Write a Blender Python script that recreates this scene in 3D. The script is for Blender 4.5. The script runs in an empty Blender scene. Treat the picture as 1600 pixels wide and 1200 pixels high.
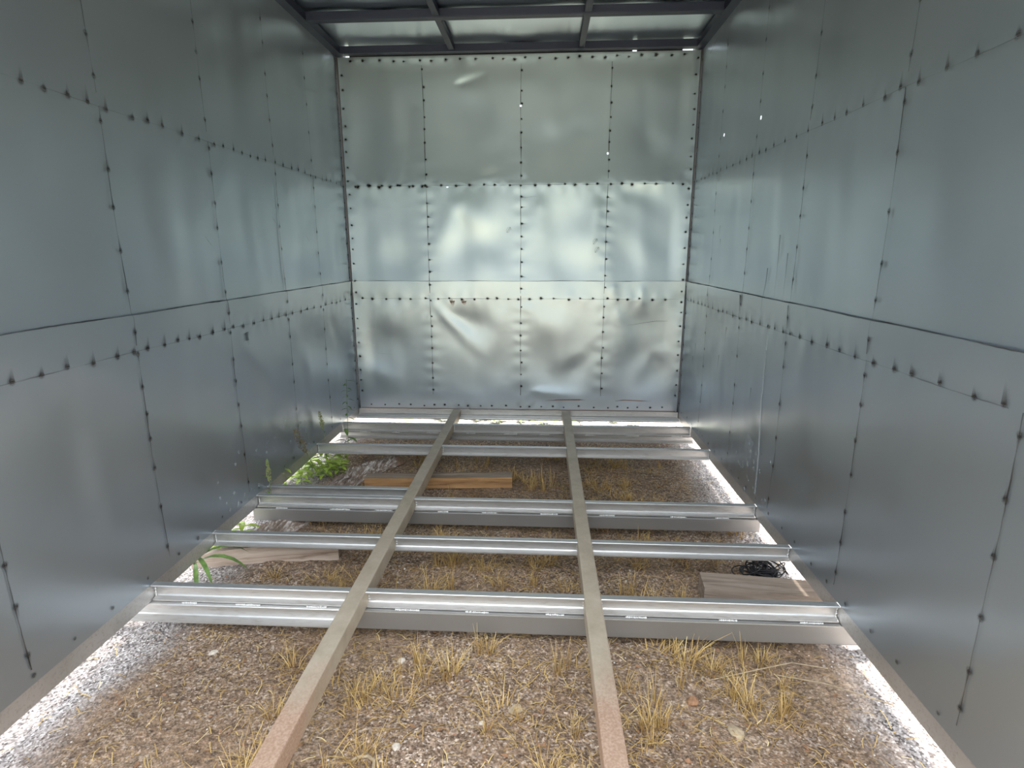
import bpy, bmesh, math, random
import numpy as np
from mathutils import Matrix, Vector, noise as mnoise

rng = np.random.default_rng(11)
random.seed(11)
S = bpy.context.scene
COL = S.collection

# ------------------------------------------------------------------ camera
CAM = (0.2031, -4.2873, 1.2298)
YAW, PITCH, ROLL, FPX = 0.055, 0.233, -0.0021, 872.95
def cam_basis():
    cy, sy, cp, sp = math.cos(YAW), math.sin(YAW), math.cos(PITCH), math.sin(PITCH)
    f = Vector((-sy*cp, cy*cp, -sp)); r = Vector((cy, sy, 0)); u = r.cross(f)
    c, s = math.cos(ROLL), math.sin(ROLL)
    return c*r + s*u, -s*r + c*u, f
_r, _u, _f = cam_basis()
cd = bpy.data.cameras.new('camera'); cam = bpy.data.objects.new('camera', cd); COL.objects.link(cam)
cd.sensor_fit = 'HORIZONTAL'; cd.sensor_width = 36.0; cd.lens = 36.0*FPX/1600.0
cd.clip_start = 0.05; cd.clip_end = 300
cam.matrix_world = Matrix(((_r.x, _u.x, -_f.x, CAM[0]), (_r.y, _u.y, -_f.y, CAM[1]), (_r.z, _u.z, -_f.z, CAM[2]), (0, 0, 0, 1)))
S.camera = cam

# ------------------------------------------------------------------ sky, sun, exposure
W = bpy.data.worlds.new('sky'); S.world = W; W.use_nodes = True
nt = W.node_tree; nt.nodes.clear()
out = nt.nodes.new('ShaderNodeOutputWorld'); bg = nt.nodes.new('ShaderNodeBackground')
geo = nt.nodes.new('ShaderNodeNewGeometry'); sep = nt.nodes.new('ShaderNodeSeparateXYZ')
tc = nt.nodes.new('ShaderNodeTexCoord')
ramp = nt.nodes.new('ShaderNodeValToRGB')
ramp.color_ramp.elements[0].position = 0.0; ramp.color_ramp.elements[0].color = (0.42, 0.465, 0.51, 1)
ramp.color_ramp.elements[1].position = 0.9; ramp.color_ramp.elements[1].color = (0.95, 1.0, 1.06, 1)
nt.links.new(tc.outputs['Generated'], sep.inputs[0]); nt.links.new(sep.outputs['Z'], ramp.inputs[0])
nt.links.new(ramp.outputs[0], bg.inputs['Color']); bg.inputs['Strength'].default_value = 1.5
nt.links.new(bg.outputs[0], out.inputs[0])
sd = bpy.data.lights.new('sun', 'SUN'); sun = bpy.data.objects.new('sun', sd); COL.objects.link(sun)
sd.energy = 6.5; sd.angle = math.radians(14); sd.color = (1.0, 0.95, 0.86)
sun.location = (1, 8, 9)
sun.rotation_euler = Vector((-0.08, -0.29, -0.95)).to_track_quat('-Z', 'Y').to_euler()
S.view_settings.view_transform = 'Standard'; S.view_settings.look = 'None'
S.view_settings.gamma = 1.0; S.view_settings.use_curve_mapping = False
S.view_settings.exposure = 1.65

# ------------------------------------------------------------------ measures
WX = 1.275            # half width
HT = 2.567            # underside of roof frame
YF = -3.32             # open front end
GZ = -0.19            # ground level
SEAM, ROW_L, ROW_U = 1.011, 0.878, 1.712

# ------------------------------------------------------------------ materials
def new_mat(name):
    m = bpy.data.materials.new(name); m.use_nodes = True
    n = m.node_tree; b = n.nodes['Principled BSDF']
    return m, n, b
def N(n, t, **kw):
    x = n.nodes.new(t)
    for k, v in kw.items():
        if k in x.inputs: x.inputs[k].default_value = v
        else: setattr(x, k, v)
    return x
def ramp_node(n, src, stops):
    r = n.nodes.new('ShaderNodeValToRGB'); cr = r.color_ramp
    while len(cr.elements) < len(stops): cr.elements.new(0.5)
    for e, (p, c) in zip(cr.elements, stops):
        e.position = p; e.color = (*c, 1) if len(c) == 3 else c
    n.links.new(src, r.inputs[0]); return r
def objco(n, scale=(1, 1, 1)):
    t = n.nodes.new('ShaderNodeTexCoord'); mp = n.nodes.new('ShaderNodeMapping')
    mp.inputs['Scale'].default_value = scale
    n.links.new(t.outputs['Object'], mp.inputs['Vector']); return mp.outputs[0]
def bump(n, b, src, strength, dist):
    k = N(n, 'ShaderNodeBump', Strength=strength, Distance=dist)
    n.links.new(src, k.inputs['Height']); n.links.new(k.outputs[0], b.inputs['Normal'])

def galvanised(name, lo, hi, rough=0.34, metal=0.9, scale=(1, 1, 1)):
    m, n, b = new_mat(name)
    co = objco(n, scale)
    a = N(n, 'ShaderNodeTexNoise', Scale=1.6, Detail=2.0, Roughness=0.5); n.links.new(co, a.inputs['Vector'])
    r = ramp_node(n, a.outputs['Fac'], [(0.3, lo), (0.72, hi)])
    n.links.new(r.outputs[0], b.inputs['Base Color'])
    c = N(n, 'ShaderNodeTexNoise', Scale=7.0, Detail=4.0); n.links.new(co, c.inputs['Vector'])
    mr = N(n, 'ShaderNodeMapRange'); mr.inputs['To Min'].default_value = rough-0.012; mr.inputs['To Max'].default_value = rough+0.015
    n.links.new(c.outputs['Fac'], mr.inputs['Value']); n.links.new(mr.outputs[0], b.inputs['Roughness'])
    b.inputs['Metallic'].default_value = metal
    return m, n, b
M = {}
M['sheet'], _n, _b = galvanised('galvanised_sheet', (0.405, 0.46, 0.51), (0.465, 0.52, 0.57), 0.30, 0.80)
M['roof_sheet'], _n, _b = galvanised('roof_sheet', (0.42, 0.48, 0.53), (0.48, 0.54, 0.59), 0.30, 1.0)
M['roof_tube'], _n, _b = galvanised('roof_tube', (0.024, 0.027, 0.052), (0.036, 0.04, 0.07), 0.5, 0.4)
M['corner'], _n, _b = galvanised('corner_steel', (0.014, 0.014, 0.016), (0.03, 0.028, 0.028), 0.75, 0.0)

def channel_mat():
    m, n, b = galvanised('channel_steel', (0.56, 0.555, 0.545), (0.70, 0.69, 0.68), 0.40, 0.75, (0.6, 3, 3))
    co = objco(n, (4, 26, 26))
    g = N(n, 'ShaderNodeTexNoise', Scale=5.0, Detail=5.0); n.links.new(co, g.inputs['Vector'])
    base = b.inputs['Base Color'].links[0].from_socket
    r = ramp_node(n, g.outputs['Fac'], [(0.52, (0, 0, 0)), (0.80, (.6, .6, .6))])
    mx = N(n, 'ShaderNodeMix', data_type='RGBA'); mx.inputs[7].default_value = (0.38, 0.34, 0.31, 1)
    n.links.new(r.outputs[0], mx.inputs[0]); n.links.new(base, mx.inputs[6])
    n.links.new(mx.outputs[2], b.inputs['Base Color'])
    bump(n, b, g.outputs['Fac'], 0.10, 0.001)
    return m
M['channel'] = channel_mat()
M['lower'], _n, _b = galvanised('lower_tube_steel', (0.34, 0.335, 0.33), (0.44, 0.43, 0.425), 0.40, 0.7, (0.5, 4, 4))

def tube_mat():
    m, n, b = new_mat('dusty_tube')
    t = n.nodes.new('ShaderNodeTexCoord')
    co = t.outputs['Object']
    a = N(n, 'ShaderNodeTexNoise', Scale=9.0, Detail=8.0, Roughness=0.7); n.links.new(co, a.inputs['Vector'])
    r = ramp_node(n, a.outputs['Fac'], [(0.3, (0.40, 0.335, 0.25)), (0.55, (0.50, 0.425, 0.33)), (0.75, (0.57, 0.495, 0.40))])
    # rust film over the front end
    sp = N(n, 'ShaderNodeSeparateXYZ'); n.links.new(co, sp.inputs[0])
    a2 = N(n, 'ShaderNodeTexNoise', Scale=5.0, Detail=6.0); n.links.new(co, a2.inputs['Vector'])
    ad = N(n, 'ShaderNodeMath', operation='MULTIPLY_ADD'); ad.inputs[1].default_value = 0.75
    n.links.new(a2.outputs['Fac'], ad.inputs[0]); n.links.new(sp.outputs['Y'], ad.inputs[2])
    mr = N(n, 'ShaderNodeMapRange'); mr.inputs['From Min'].default_value = -2.38; mr.inputs['From Max'].default_value = -2.62
    n.links.new(ad.outputs[0], mr.inputs['Value'])
    fine = N(n, 'ShaderNodeTexNoise', Scale=160.0, Detail=3.0); n.links.new(co, fine.inputs['Vector'])
    rr = ramp_node(n, fine.outputs['Fac'], [(0.35, (0.36, 0.20, 0.13)), (0.65, (0.52, 0.34, 0.25))])
    ml = N(n, 'ShaderNodeMath', operation='MULTIPLY'); ml.inputs[1].default_value = 0.75
    n.links.new(mr.outputs[0], ml.inputs[0])
    mx = N(n, 'ShaderNodeMix', data_type='RGBA')
    n.links.new(ml.outputs[0], mx.inputs[0]); n.links.new(r.outputs[0], mx.inputs[6]); n.links.new(rr.outputs[0], mx.inputs[7])
    n.links.new(mx.outputs[2], b.inputs['Base Color'])
    b.inputs['Metallic'].default_value = 0.25; b.inputs['Roughness'].default_value = 0.5
    bump(n, b, a.outputs['Fac'], 0.15, 0.002)
    return m
M['tube'] = tube_mat()

def plain(name, col, rough=0.7, metal=0.0, var=0.25, scale=30.0):
    m, n, b = new_mat(name)
    co = objco(n)
    a = N(n, 'ShaderNodeTexNoise', Scale=scale, Detail=4.0); n.links.new(co, a.inputs['Vector'])
    lo = tuple(c*(1-var) for c in col); hi = tuple(min(1, c*(1+var)) for c in col)
    r = ramp_node(n, a.outputs['Fac'], [(0.3, lo), (0.7, hi)])
    n.links.new(r.outputs[0], b.inputs['Base Color'])
    b.inputs['Roughness'].default_value = rough; b.inputs['Metallic'].default_value = metal
    return m
M['bead'] = plain('weld_bead', (0.85, 0.85, 0.84), 0.35, 0.6, 0.1, 120)
M['black'] = plain('black_twine', (0.012, 0.013, 0.016), 0.55)
M['stone'] = plain('white_stone', (0.60, 0.53, 0.45), 0.85, 0, 0.2, 60)
M['leaf_dry'] = plain('dry_leaf', (0.30, 0.16, 0.085), 0.8, 0, 0.4, 60)
M['stem'] = plain('green_stem', (0.20, 0.26, 0.09), 0.6, 0, 0.25, 60)
M['leaf'] = plain('green_leaf', (0.16, 0.27, 0.07), 0.5, 0, 0.35, 30)
M['leaf_bright'] = plain('lime_leaf', (0.33, 0.45, 0.06), 0.5, 0, 0.3, 30)
M['seed'] = plain('brown_seed', (0.17, 0.12, 0.06), 0.85, 0, 0.4, 200)
M['seed_green'] = plain('green_seed', (0.24, 0.26, 0.11), 0.85, 0, 0.4, 200)
M['crown'] = plain('tree_leaves', (0.045, 0.075, 0.035), 0.7, 0, 0.5, 2.5)
M['trunk'] = plain('tree_bark', (0.10, 0.075, 0.055), 0.9, 0, 0.3, 12)
M['twig'] = plain('pale_twig', (0.42, 0.33, 0.22), 0.85, 0, 0.25, 80)

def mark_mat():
    m, n, b = new_mat('scorch_and_shade')  # seam lines share this colour, which also stands for gap shadow
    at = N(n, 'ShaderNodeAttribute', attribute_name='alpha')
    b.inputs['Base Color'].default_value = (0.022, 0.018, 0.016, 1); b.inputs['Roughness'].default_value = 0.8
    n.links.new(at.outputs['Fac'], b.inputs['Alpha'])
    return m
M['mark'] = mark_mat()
def rust_mat():
    m, n, b = new_mat('rust_stain')
    at = N(n, 'ShaderNodeAttribute', attribute_name='alpha')
    b.inputs['Base Color'].default_value = (0.30, 0.11, 0.04, 1); b.inputs['Roughness'].default_value = 0.9
    n.links.new(at.outputs['Fac'], b.inputs['Alpha'])
    return m
M['rust'] = rust_mat()
def chalk_mat():
    m, n, b = new_mat('chalk_streak')
    at = N(n, 'ShaderNodeAttribute', attribute_name='alpha')
    b.inputs['Base Color'].default_value = (0.62, 0.68, 0.72, 1); b.inputs['Roughness'].default_value = 0.8
    n.links.new(at.outputs['Fac'], b.inputs['Alpha'])
    return m
M['chalk'] = chalk_mat()

def wood_mat(name, lo, mid, hi, axis=0, scale=1.0):
    m, n, b = new_mat(name)
    sc = [22*scale]*3; sc[axis] = 1.4*scale
    co = objco(n, sc)
    a = N(n, 'ShaderNodeTexNoise', Scale=2.0, Detail=7.0, Roughness=0.62, Distortion=0.6); n.links.new(co, a.inputs['Vector'])
    r = ramp_node(n, a.outputs['Fac'], [(0.30, lo), (0.5, mid), (0.72, hi)])
    n.links.new(r.outputs[0], b.inputs['Base Color']); b.inputs['Roughness'].default_value = 0.82
    bump(n, b, a.outputs['Fac'], 0.4, 0.004)
    return m
M['wood_grey'] = wood_mat('weathered_wood', (0.14, 0.105, 0.08), (0.30, 0.235, 0.185), (0.44, 0.36, 0.30))
M['wood_pale'] = wood_mat('pale_wood', (0.20, 0.12, 0.08), (0.55, 0.43, 0.35), (0.70, 0.59, 0.50))
M['wood_orange'] = wood_mat('orange_wood', (0.20, 0.10, 0.045), (0.42, 0.23, 0.10), (0.56, 0.33, 0.15))
M['wood_cut'] = wood_mat('cut_wood', (0.45, 0.20, 0.07), (0.62, 0.33, 0.14), (0.72, 0.45, 0.24), 2)
M['bark'] = wood_mat('peeling_bark', (0.10, 0.07, 0.055), (0.27, 0.20, 0.16), (0.85, 0.82, 0.78), 1, 1.6)
M['bark_under'] = wood_mat('bark_wood', (0.12, 0.07, 0.05), (0.24, 0.15, 0.10), (0.34, 0.24, 0.18), 0)

def straw_mat():
    m, n, b = new_mat('straw')
    at = N(n, 'ShaderNodeAttribute', attribute_name='shade')
    r = ramp_node(n, at.outputs['Fac'], [(0.0, (0.16, 0.095, 0.04)), (0.35, (0.38, 0.235, 0.085)), (0.7, (0.60, 0.41, 0.15)), (1.0, (0.78, 0.63, 0.33))])
    n.links.new(r.outputs[0], b.inputs['Base Color']); b.inputs['Roughness'].default_value = 0.65
    return m
M['straw'] = straw_mat()
def pebble_mat():
    m, n, b = new_mat('pebble')
    at = N(n, 'ShaderNodeAttribute', attribute_name='shade')
    r = ramp_node(n, at.outputs['Fac'], [(0.0, (0.15, 0.11, 0.085)), (0.55, (0.30, 0.24, 0.195)), (0.85, (0.45, 0.385, 0.34)), (1.0, (0.72, 0.68, 0.64))])
    n.links.new(r.outputs[0], b.inputs['Base Color']); b.inputs['Roughness'].default_value = 0.8
    return m
M['pebble'] = pebble_mat()

def ground_mat():
    m, n, b = new_mat('soil')
    t = n.nodes.new('ShaderNodeTexCoord'); co = t.outputs['Object']
    a = N(n, 'ShaderNodeTexNoise', Scale=3.2, Detail=6.0, Roughness=0.65); n.links.new(co, a.inputs['Vector'])
    soil = ramp_node(n, a.outputs['Fac'], [(0.32, (0.14, 0.085, 0.05)), (0.5, (0.245, 0.158, 0.098)), (0.68, (0.34, 0.245, 0.168))])
    # crumbs and grit
    v = N(n, 'ShaderNodeTexVoronoi', Scale=150.0); n.links.new(co, v.inputs['Vector'])
    sc = N(n, 'ShaderNodeSeparateColor'); n.links.new(v.outputs['Color'], sc.inputs[0])
    grit = ramp_node(n, sc.outputs[0], [(0.0, (0.11, 0.07, 0.046)), (0.45, (0.27, 0.19, 0.135)), (0.8, (0.40, 0.31, 0.24)), (0.97, (0.66, 0.57, 0.50))])
    a2 = N(n, 'ShaderNodeTexNoise', Scale=2.0, Detail=4.0); n.links.new(co, a2.inputs['Vector'])
    gm = ramp_node(n, a2.outputs['Fac'], [(0.36, (0.25, 0.25, 0.25)), (0.62, (0.9, 0.9, 0.9))])
    mx = N(n, 'ShaderNodeMix', data_type='RGBA')
    n.links.new(gm.outputs[0], mx.inputs[0]); n.links.new(soil.outputs[0], mx.inputs[6]); n.links.new(grit.outputs[0], mx.inputs[7])
    cr = N(n, 'ShaderNodeTexNoise', Scale=48.0, Detail=8.0, Roughness=0.75); n.links.new(co, cr.inputs['Vector'])
    crr = ramp_node(n, cr.outputs['Fac'], [(0.36, (0.35, 0.33, 0.31)), (0.50, (0.95, 0.93, 0.90)), (0.66, (1.45, 1.40, 1.32))])
    mm = N(n, 'ShaderNodeMix', data_type='RGBA', blend_type='MULTIPLY'); mm.inputs[0].default_value = 1.0
    n.links.new(mx.outputs[2], mm.inputs[6]); n.links.new(crr.outputs[0], mm.inputs[7]); mx = mm
    # pale gravel drive around the shed, grass further off
    sp = N(n, 'ShaderNodeSeparateXYZ'); n.links.new(co, sp.inputs[0])
    ax = N(n, 'ShaderNodeMath', operation='ABSOLUTE'); n.links.new(sp.outputs['X'], ax.inputs[0])
    yy = N(n, 'ShaderNodeMath', operation='ADD'); yy.inputs[1].default_value = 1.26; n.links.new(sp.outputs['Y'], yy.inputs[0])
    mxm = N(n, 'ShaderNodeMath', operation='MAXIMUM'); n.links.new(ax.outputs[0], mxm.inputs[0]); n.links.new(yy.outputs[0], mxm.inputs[1])
    wob = N(n, 'ShaderNodeMath', operation='MULTIPLY_ADD'); wob.inputs[1].default_value = 0.45
    n.links.new(a2.outputs['Fac'], wob.inputs[0]); n.links.new(mxm.outputs[0], wob.inputs[2])
    gr = N(n, 'ShaderNodeMapRange'); gr.inputs['From Min'].default_value = 1.36; gr.inputs['From Max'].default_value = 1.50
    n.links.new(wob.outputs[0], gr.inputs['Value'])
    fy = N(n, 'ShaderNodeMath', operation='MULTIPLY_ADD'); fy.inputs[1].default_value = 0.5
    n.links.new(a2.outputs['Fac'], fy.inputs[0]); n.links.new(sp.outputs['Y'], fy.inputs[2])
    fm = N(n, 'ShaderNodeMapRange'); fm.inputs['From Min'].default_value = -3.55; fm.inputs['From Max'].default_value = -3.85
    n.links.new(fy.outputs[0], fm.inputs['Value'])
    gravel = ramp_node(n, sc.outputs[1], [(0.0, (0.06, 0.05, 0.048)), (0.35, (0.24, 0.21, 0.20)), (0.8, (0.40, 0.365, 0.35)), (1.0, (0.62, 0.58, 0.56))])
    mx2 = N(n, 'ShaderNodeMix', data_type='RGBA')
    n.links.new(gr.outputs[0], mx2.inputs[0]); n.links.new(mx.outputs[2], mx2.inputs[6]); n.links.new(gravel.outputs[0], mx2.inputs[7])
    bounce_ground = ramp_node(n, sc.outputs[1], [(0.0, (0.34, 0.29, 0.19)), (0.5, (0.54, 0.48, 0.34)), (1.0, (0.70, 0.65, 0.52))])  # unseen ground before the open end, made paler to brighten the end wall
    mxs = N(n, 'ShaderNodeMix', data_type='RGBA')
    n.links.new(fm.outputs[0], mxs.inputs[0]); n.links.new(mx2.outputs[2], mxs.inputs[6]); n.links.new(bounce_ground.outputs[0], mxs.inputs[7]); mx2 = mxs
    ln = N(n, 'ShaderNodeVectorMath', operation='LENGTH'); n.links.new(co, ln.inputs[0])
    fr = N(n, 'ShaderNodeMapRange'); fr.inputs['From Min'].default_value = 7.5; fr.inputs['From Max'].default_value = 10.0
    n.links.new(ln.outputs['Value'], fr.inputs['Value'])
    grass = ramp_node(n, a.outputs['Fac'], [(0.3, (0.19, 0.22, 0.15)), (0.7, (0.29, 0.31, 0.24))])
    mx3 = N(n, 'ShaderNodeMix', data_type='RGBA')
    n.links.new(fr.outputs[0], mx3.inputs[0]); n.links.new(mx2.outputs[2], mx3.inputs[6]); n.links.new(grass.outputs[0], mx3.inputs[7])
    n.links.new(mx3.outputs[2], b.inputs['Base Color']); b.inputs['Roughness'].default_value = 0.92
    v2 = N(n, 'ShaderNodeTexVoronoi', Scale=130.0); n.links.new(co, v2.inputs['Vector'])
    bump(n, b, v2.outputs['Distance'], 0.6, 0.006)
    return m
M['ground'] = ground_mat()

# ------------------------------------------------------------------ helpers
def link(name, me, mat, parent=None, smooth=False):
    o = bpy.data.objects.new(name, me); COL.objects.link(o)
    if mat is not None and not me.materials: me.materials.append(mat)
    if smooth:
        me.polygons.foreach_set('use_smooth', np.ones(len(me.polygons), bool))
    if parent: o.parent = parent
    return o
def mesh(name, verts, faces, mat, parent=None, smooth=False):
    me = bpy.data.meshes.new(name); me.from_pydata([tuple(v) for v in verts], [], [tuple(f) for f in faces]); me.update()
    return link(name, me, mat, parent, smooth)
def fast_mesh(name, V, F, mat, parent=None, smooth=False, attr=None):
    """V (n,3), F (m,k) arrays of equal-sized faces"""
    me = bpy.data.meshes.new(name); V = np.asarray(V, np.float32); F = np.asarray(F, np.int32); k = F.shape[1]
    me.vertices.add(len(V)); me.vertices.foreach_set('co', V.ravel())
    me.loops.add(F.size); me.loops.foreach_set('vertex_index', F.ravel())
    me.polygons.add(len(F)); me.polygons.foreach_set('loop_start', np.arange(0, F.size, k, dtype=np.int32))
    me.update(calc_edges=True)
    if attr:
        for nm, arr in attr.items():
            a = me.attributes.new(nm, 'FLOAT', 'POINT'); a.data.foreach_set('value', np.asarray(arr, np.float32))
    me.validate()
    return link(name, me, mat, parent, smooth)
def tag(o, label=None, cat=None, group=None, kind=None):
    if label: o['label'] = label
    if cat: o['category'] = cat
    if group: o['group'] = group
    if kind: o['kind'] = kind
    return o
def empty(name, loc=(0, 0, 0), rz=0):
    o = bpy.data.objects.new(name, None); COL.objects.link(o); o.empty_display_size = 0.05
    o.location = loc; o.rotation_euler = (0, 0, rz); return o
def box_bm(x0, x1, y0, y1, z0, z1, bev=0.0, seg=2):
    bm = bmesh.new()
    bmesh.ops.create_cube(bm, size=1.0)
    for v in bm.verts:
        v.co = Vector(((x0+x1)/2 + v.co.x*(x1-x0), (y0+y1)/2 + v.co.y*(y1-y0), (z0+z1)/2 + v.co.z*(z1-z0)))
    if bev: bmesh.ops.bevel(bm, geom=bm.edges[:], offset=bev, segments=seg, affect='EDGES', profile=0.6)
    return bm
def bm_obj(name, bm, mat, parent=None, smooth=False):
    bmesh.ops.recalc_face_normals(bm, faces=bm.faces[:])
    me = bpy.data.meshes.new(name); bm.to_mesh(me); bm.free()
    return link(name, me, mat, parent, smooth)
def box(name, x0, x1, y0, y1, z0, z1, mat, parent=None, bev=0.004):
    return bm_obj(name, box_bm(x0, x1, y0, y1, z0, z1, bev), mat, parent)

# ------------------------------------------------------------------ dented sheets
def waves(seed, lo, hi, n=10, ax=1.0, ay=1.0):
    g = np.random.default_rng(seed)
    lam = g.uniform(lo, hi, n); th = g.uniform(0, math.pi, n); ph = g.uniform(0, 6.283, n)
    kx = np.cos(th)/lam*6.283*ax; ky = np.sin(th)/lam*6.283*ay; am = g.uniform(0.6, 1, n)
    def f(u, v):
        s = 0
        for i in range(n): s = s + am[i]*np.sin(kx[i]*u + ky[i]*v + ph[i])
        return s/math.sqrt(n)
    return f
class Relief:
    """height of a wall's skin towards the room over (u along the wall, v up)"""
    def __init__(s, seed, studs, creases=(), amp=1.0, bow=.012):
        s.bow = bow
        g = np.random.default_rng(seed)
        s.studs = np.array(studs); s.rows = np.array([0.0, ROW_L, ROW_U, HT])
        s.cell = g.uniform(-1, 1, (len(s.rows)-1, len(studs)-1)); s.amp = amp
        s.w1 = waves(seed+1, 0.35, 0.9, 9); s.w2 = waves(seed+2, 0.16, 0.34, 9, 1.3, 0.7); s.w3 = waves(seed+3, 0.2, 0.42, 7, 1.0, 0.3)
        s.creases = creases
    def __call__(s, u, v):
        u = np.asarray(u, float); v = np.asarray(v, float)
        i = np.clip(np.searchsorted(s.studs, u) - 1, 0, len(s.studs)-2)
        j = np.clip(np.searchsorted(s.rows, v) - 1, 0, len(s.rows)-2)
        u0, u1 = s.studs[i], s.studs[i+1]; v0, v1 = s.rows[j], s.rows[j+1]
        tu = np.clip((u-u0)/(u1-u0), 0, 1); tv = np.clip((v-v0)/(v1-v0), 0, 1)
        pu = np.sin(math.pi*tu)**1.3; pv = np.sin(math.pi*tv)**0.8
        m = pu*pv
        h = (0.0055*s.cell[j, i] + 0.0050*s.w1(u, v) + 0.0010*s.w2(u, v) + 0.0026*s.w3(u, v))*m
        ed = np.clip(np.minimum(u-s.studs[0], s.studs[-1]-u)/.16, 0, 1)
        h = h - s.bow*np.array([1.3, 0.9, 1.2])[j]*np.sin(math.pi*tv)*(.55+.45*pu)*ed*ed*(3-2*ed)      # each course sags outwards between its weld rows
        # puckers between welds
        du = np.minimum(u-u0, u1-u); dv = np.minimum(np.abs(v-v0), np.abs(v1-v))
        pk = waves_row(u, v)
        h = h + 0.0009*np.cos(6.283*u/0.105 + 2.0*pk)*np.exp(-(dv/0.055)**2)*np.clip(dv/0.012, 0.25, 1)
        h = h + 0.0007*np.cos(6.283*v/0.105 + 2.0*pk)*np.exp(-(du/0.050)**2)*np.clip(du/0.012, 0.25, 1)
        for (ua, va, ub, vb, wd, a) in s.creases:
            L = math.hypot(ub-ua, vb-va); tx, ty = (ub-ua)/L, (vb-va)/L
            p = ((u-ua)*tx + (v-va)*ty)/L; q = -(u-ua)*ty + (v-va)*tx
            e = np.clip(np.minimum(p*4, (1-p)*2), 0, 1); e = np.where((p > 0) & (p < 1), e, 0)
            ww = 1.7*wd*(0.5 + p.clip(0, 1)*0.9)
            h = h + 0.75*a*np.exp(-(q/ww)**2)*e*e*(3-2*e)
        return h*s.amp
_wr = waves(99, 0.5, 1.2, 6)
def waves_row(u, v): return _wr(u, v)

def sheet(name, place, H, u0, u1, v0, v1, lift, mat, parent, step=0.0125, holes=(), flip=False, lean=0.0):
    nu = max(2, int(round((u1-u0)/step))+1); nv = max(2, int(round((v1-v0)/step))+1)
    U, V = np.meshgrid(np.linspace(u0, u1, nu), np.linspace(v0, v1, nv))
    P = place(U, V, H(U, V) + lift + lean*np.clip(V-ROW_L, 0, None)).reshape(-1, 3)
    a = (np.arange(nv-1)[:, None]*nu + np.arange(nu-1)[None, :]).ravel()
    F = np.stack([a, a+1, a+1+nu, a+nu], 1)
    if holes:
        cu = (U[:-1, :-1] + U[1:, 1:]).ravel()/2; cv = (V[:-1, :-1] + V[1:, 1:]).ravel()/2
        keep = np.ones(len(F), bool)
        for hu, hv in holes: keep[np.argmin((cu-hu)**2 + (cv-hv)**2)] = False
        F = F[keep]
    if flip: F = F[:, ::-1]
    return fast_mesh(name, P, F, mat, parent, True)

class Marks:
    """scorch dots, smears and thin seam lines of burn and painted gap shadow lying on a wall's skin"""
    def __init__(s, place, H): s.p, s.H, s.V, s.F, s.A = place, H, [], [], []
    def quad_strip(s, pts, widths, alphas, lift=0.0022):
        # pts list of (u,v); ribbon
        n0 = len(s.V)
        for k, (u, v) in enumerate(pts):
            a = pts[max(0, k-1)]; b = pts[min(len(pts)-1, k+1)]
            tx, ty = b[0]-a[0], b[1]-a[1]; L = math.hypot(tx, ty) or 1
            nx, ny = -ty/L*widths[k]/2, tx/L*widths[k]/2
            for sg in (-1, 1):
                s.V.append((u+sg*nx, v+sg*ny, lift)); s.A.append(alphas[k])
            if k: s.F.append((n0+2*k-2, n0+2*k-1, n0+2*k+1, n0+2*k))
    def dot(s, u, v, r, al=0.95):
        n0 = len(s.V); m = 8
        for k in range(m):
            t = 6.283*k/m; rr = r*random.uniform(0.75, 1.25)
            s.V.append((u+rr*math.cos(t), v+rr*math.sin(t), 0.0026)); s.A.append(al)
        for k in range(1, m-2, 2): s.F.append((n0, n0+k, n0+k+1, n0+k+2))
        # halo ring
        n1 = len(s.V); r2 = r*2.1
        for k in range(m):
            t = 6.283*k/m
            s.V.append((u+r*math.cos(t), v+r*math.sin(t), 0.0024)); s.A.append(0.45)
        for k in range(m):
            t = 6.283*k/m
            s.V.append((u+r2*math.cos(t), v+r2*math.sin(t), 0.0024)); s.A.append(0.0)
        for k in range(m): s.F.append((n1+k, n1+(k+1) % m, n1+m+(k+1) % m, n1+m+k))
    def smear(s, u, v, du, dv, w, al):
        n = 5; pts = [(u+du*k/(n-1), v+dv*k/(n-1)) for k in range(n)]
        s.quad_strip(pts, [w*(1-0.75*k/(n-1)) for k in range(n)], [al*(1-k/(n-1))**1.3 for k in range(n)], 0.003)
    def seam(s, ua, va, ub, vb, w=0.003, al=0.7, broken=0.15):  # dark line along a joint: burn marks plus gap shadow painted in
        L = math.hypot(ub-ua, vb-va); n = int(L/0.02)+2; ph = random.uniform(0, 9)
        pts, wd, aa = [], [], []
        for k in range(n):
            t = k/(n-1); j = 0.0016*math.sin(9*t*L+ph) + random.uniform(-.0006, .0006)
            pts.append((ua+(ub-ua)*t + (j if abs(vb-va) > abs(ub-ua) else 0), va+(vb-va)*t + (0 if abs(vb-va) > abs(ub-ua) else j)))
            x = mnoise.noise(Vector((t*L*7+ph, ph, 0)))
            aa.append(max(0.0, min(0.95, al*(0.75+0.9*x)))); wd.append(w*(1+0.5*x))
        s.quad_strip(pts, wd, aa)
    def build(s, name, mat, parent):
        V = np.array(s.V); P = s.p(V[:, 0], V[:, 1], s.H(V[:, 0], V[:, 1]) + V[:, 2] + .055*np.where(V[:, 1] < SEAM+.002, np.clip(V[:, 1]-ROW_L, 0, None), 0))
        o = fast_mesh(name, P, np.array(s.F), mat, parent, False, {'alpha': s.A})
        o['kind'] = 'stuff'; return o

def place_back(u, v, h): return np.stack([u, 0.0-h, v + 0*u], -1)
def place_left(u, v, h): return np.stack([-WX+h, u, v + 0*u], -1)
def place_right(u, v, h): return np.stack([WX-h, u, v + 0*u], -1)
def jit(a, s): return a + random.uniform(-s, s)

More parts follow.
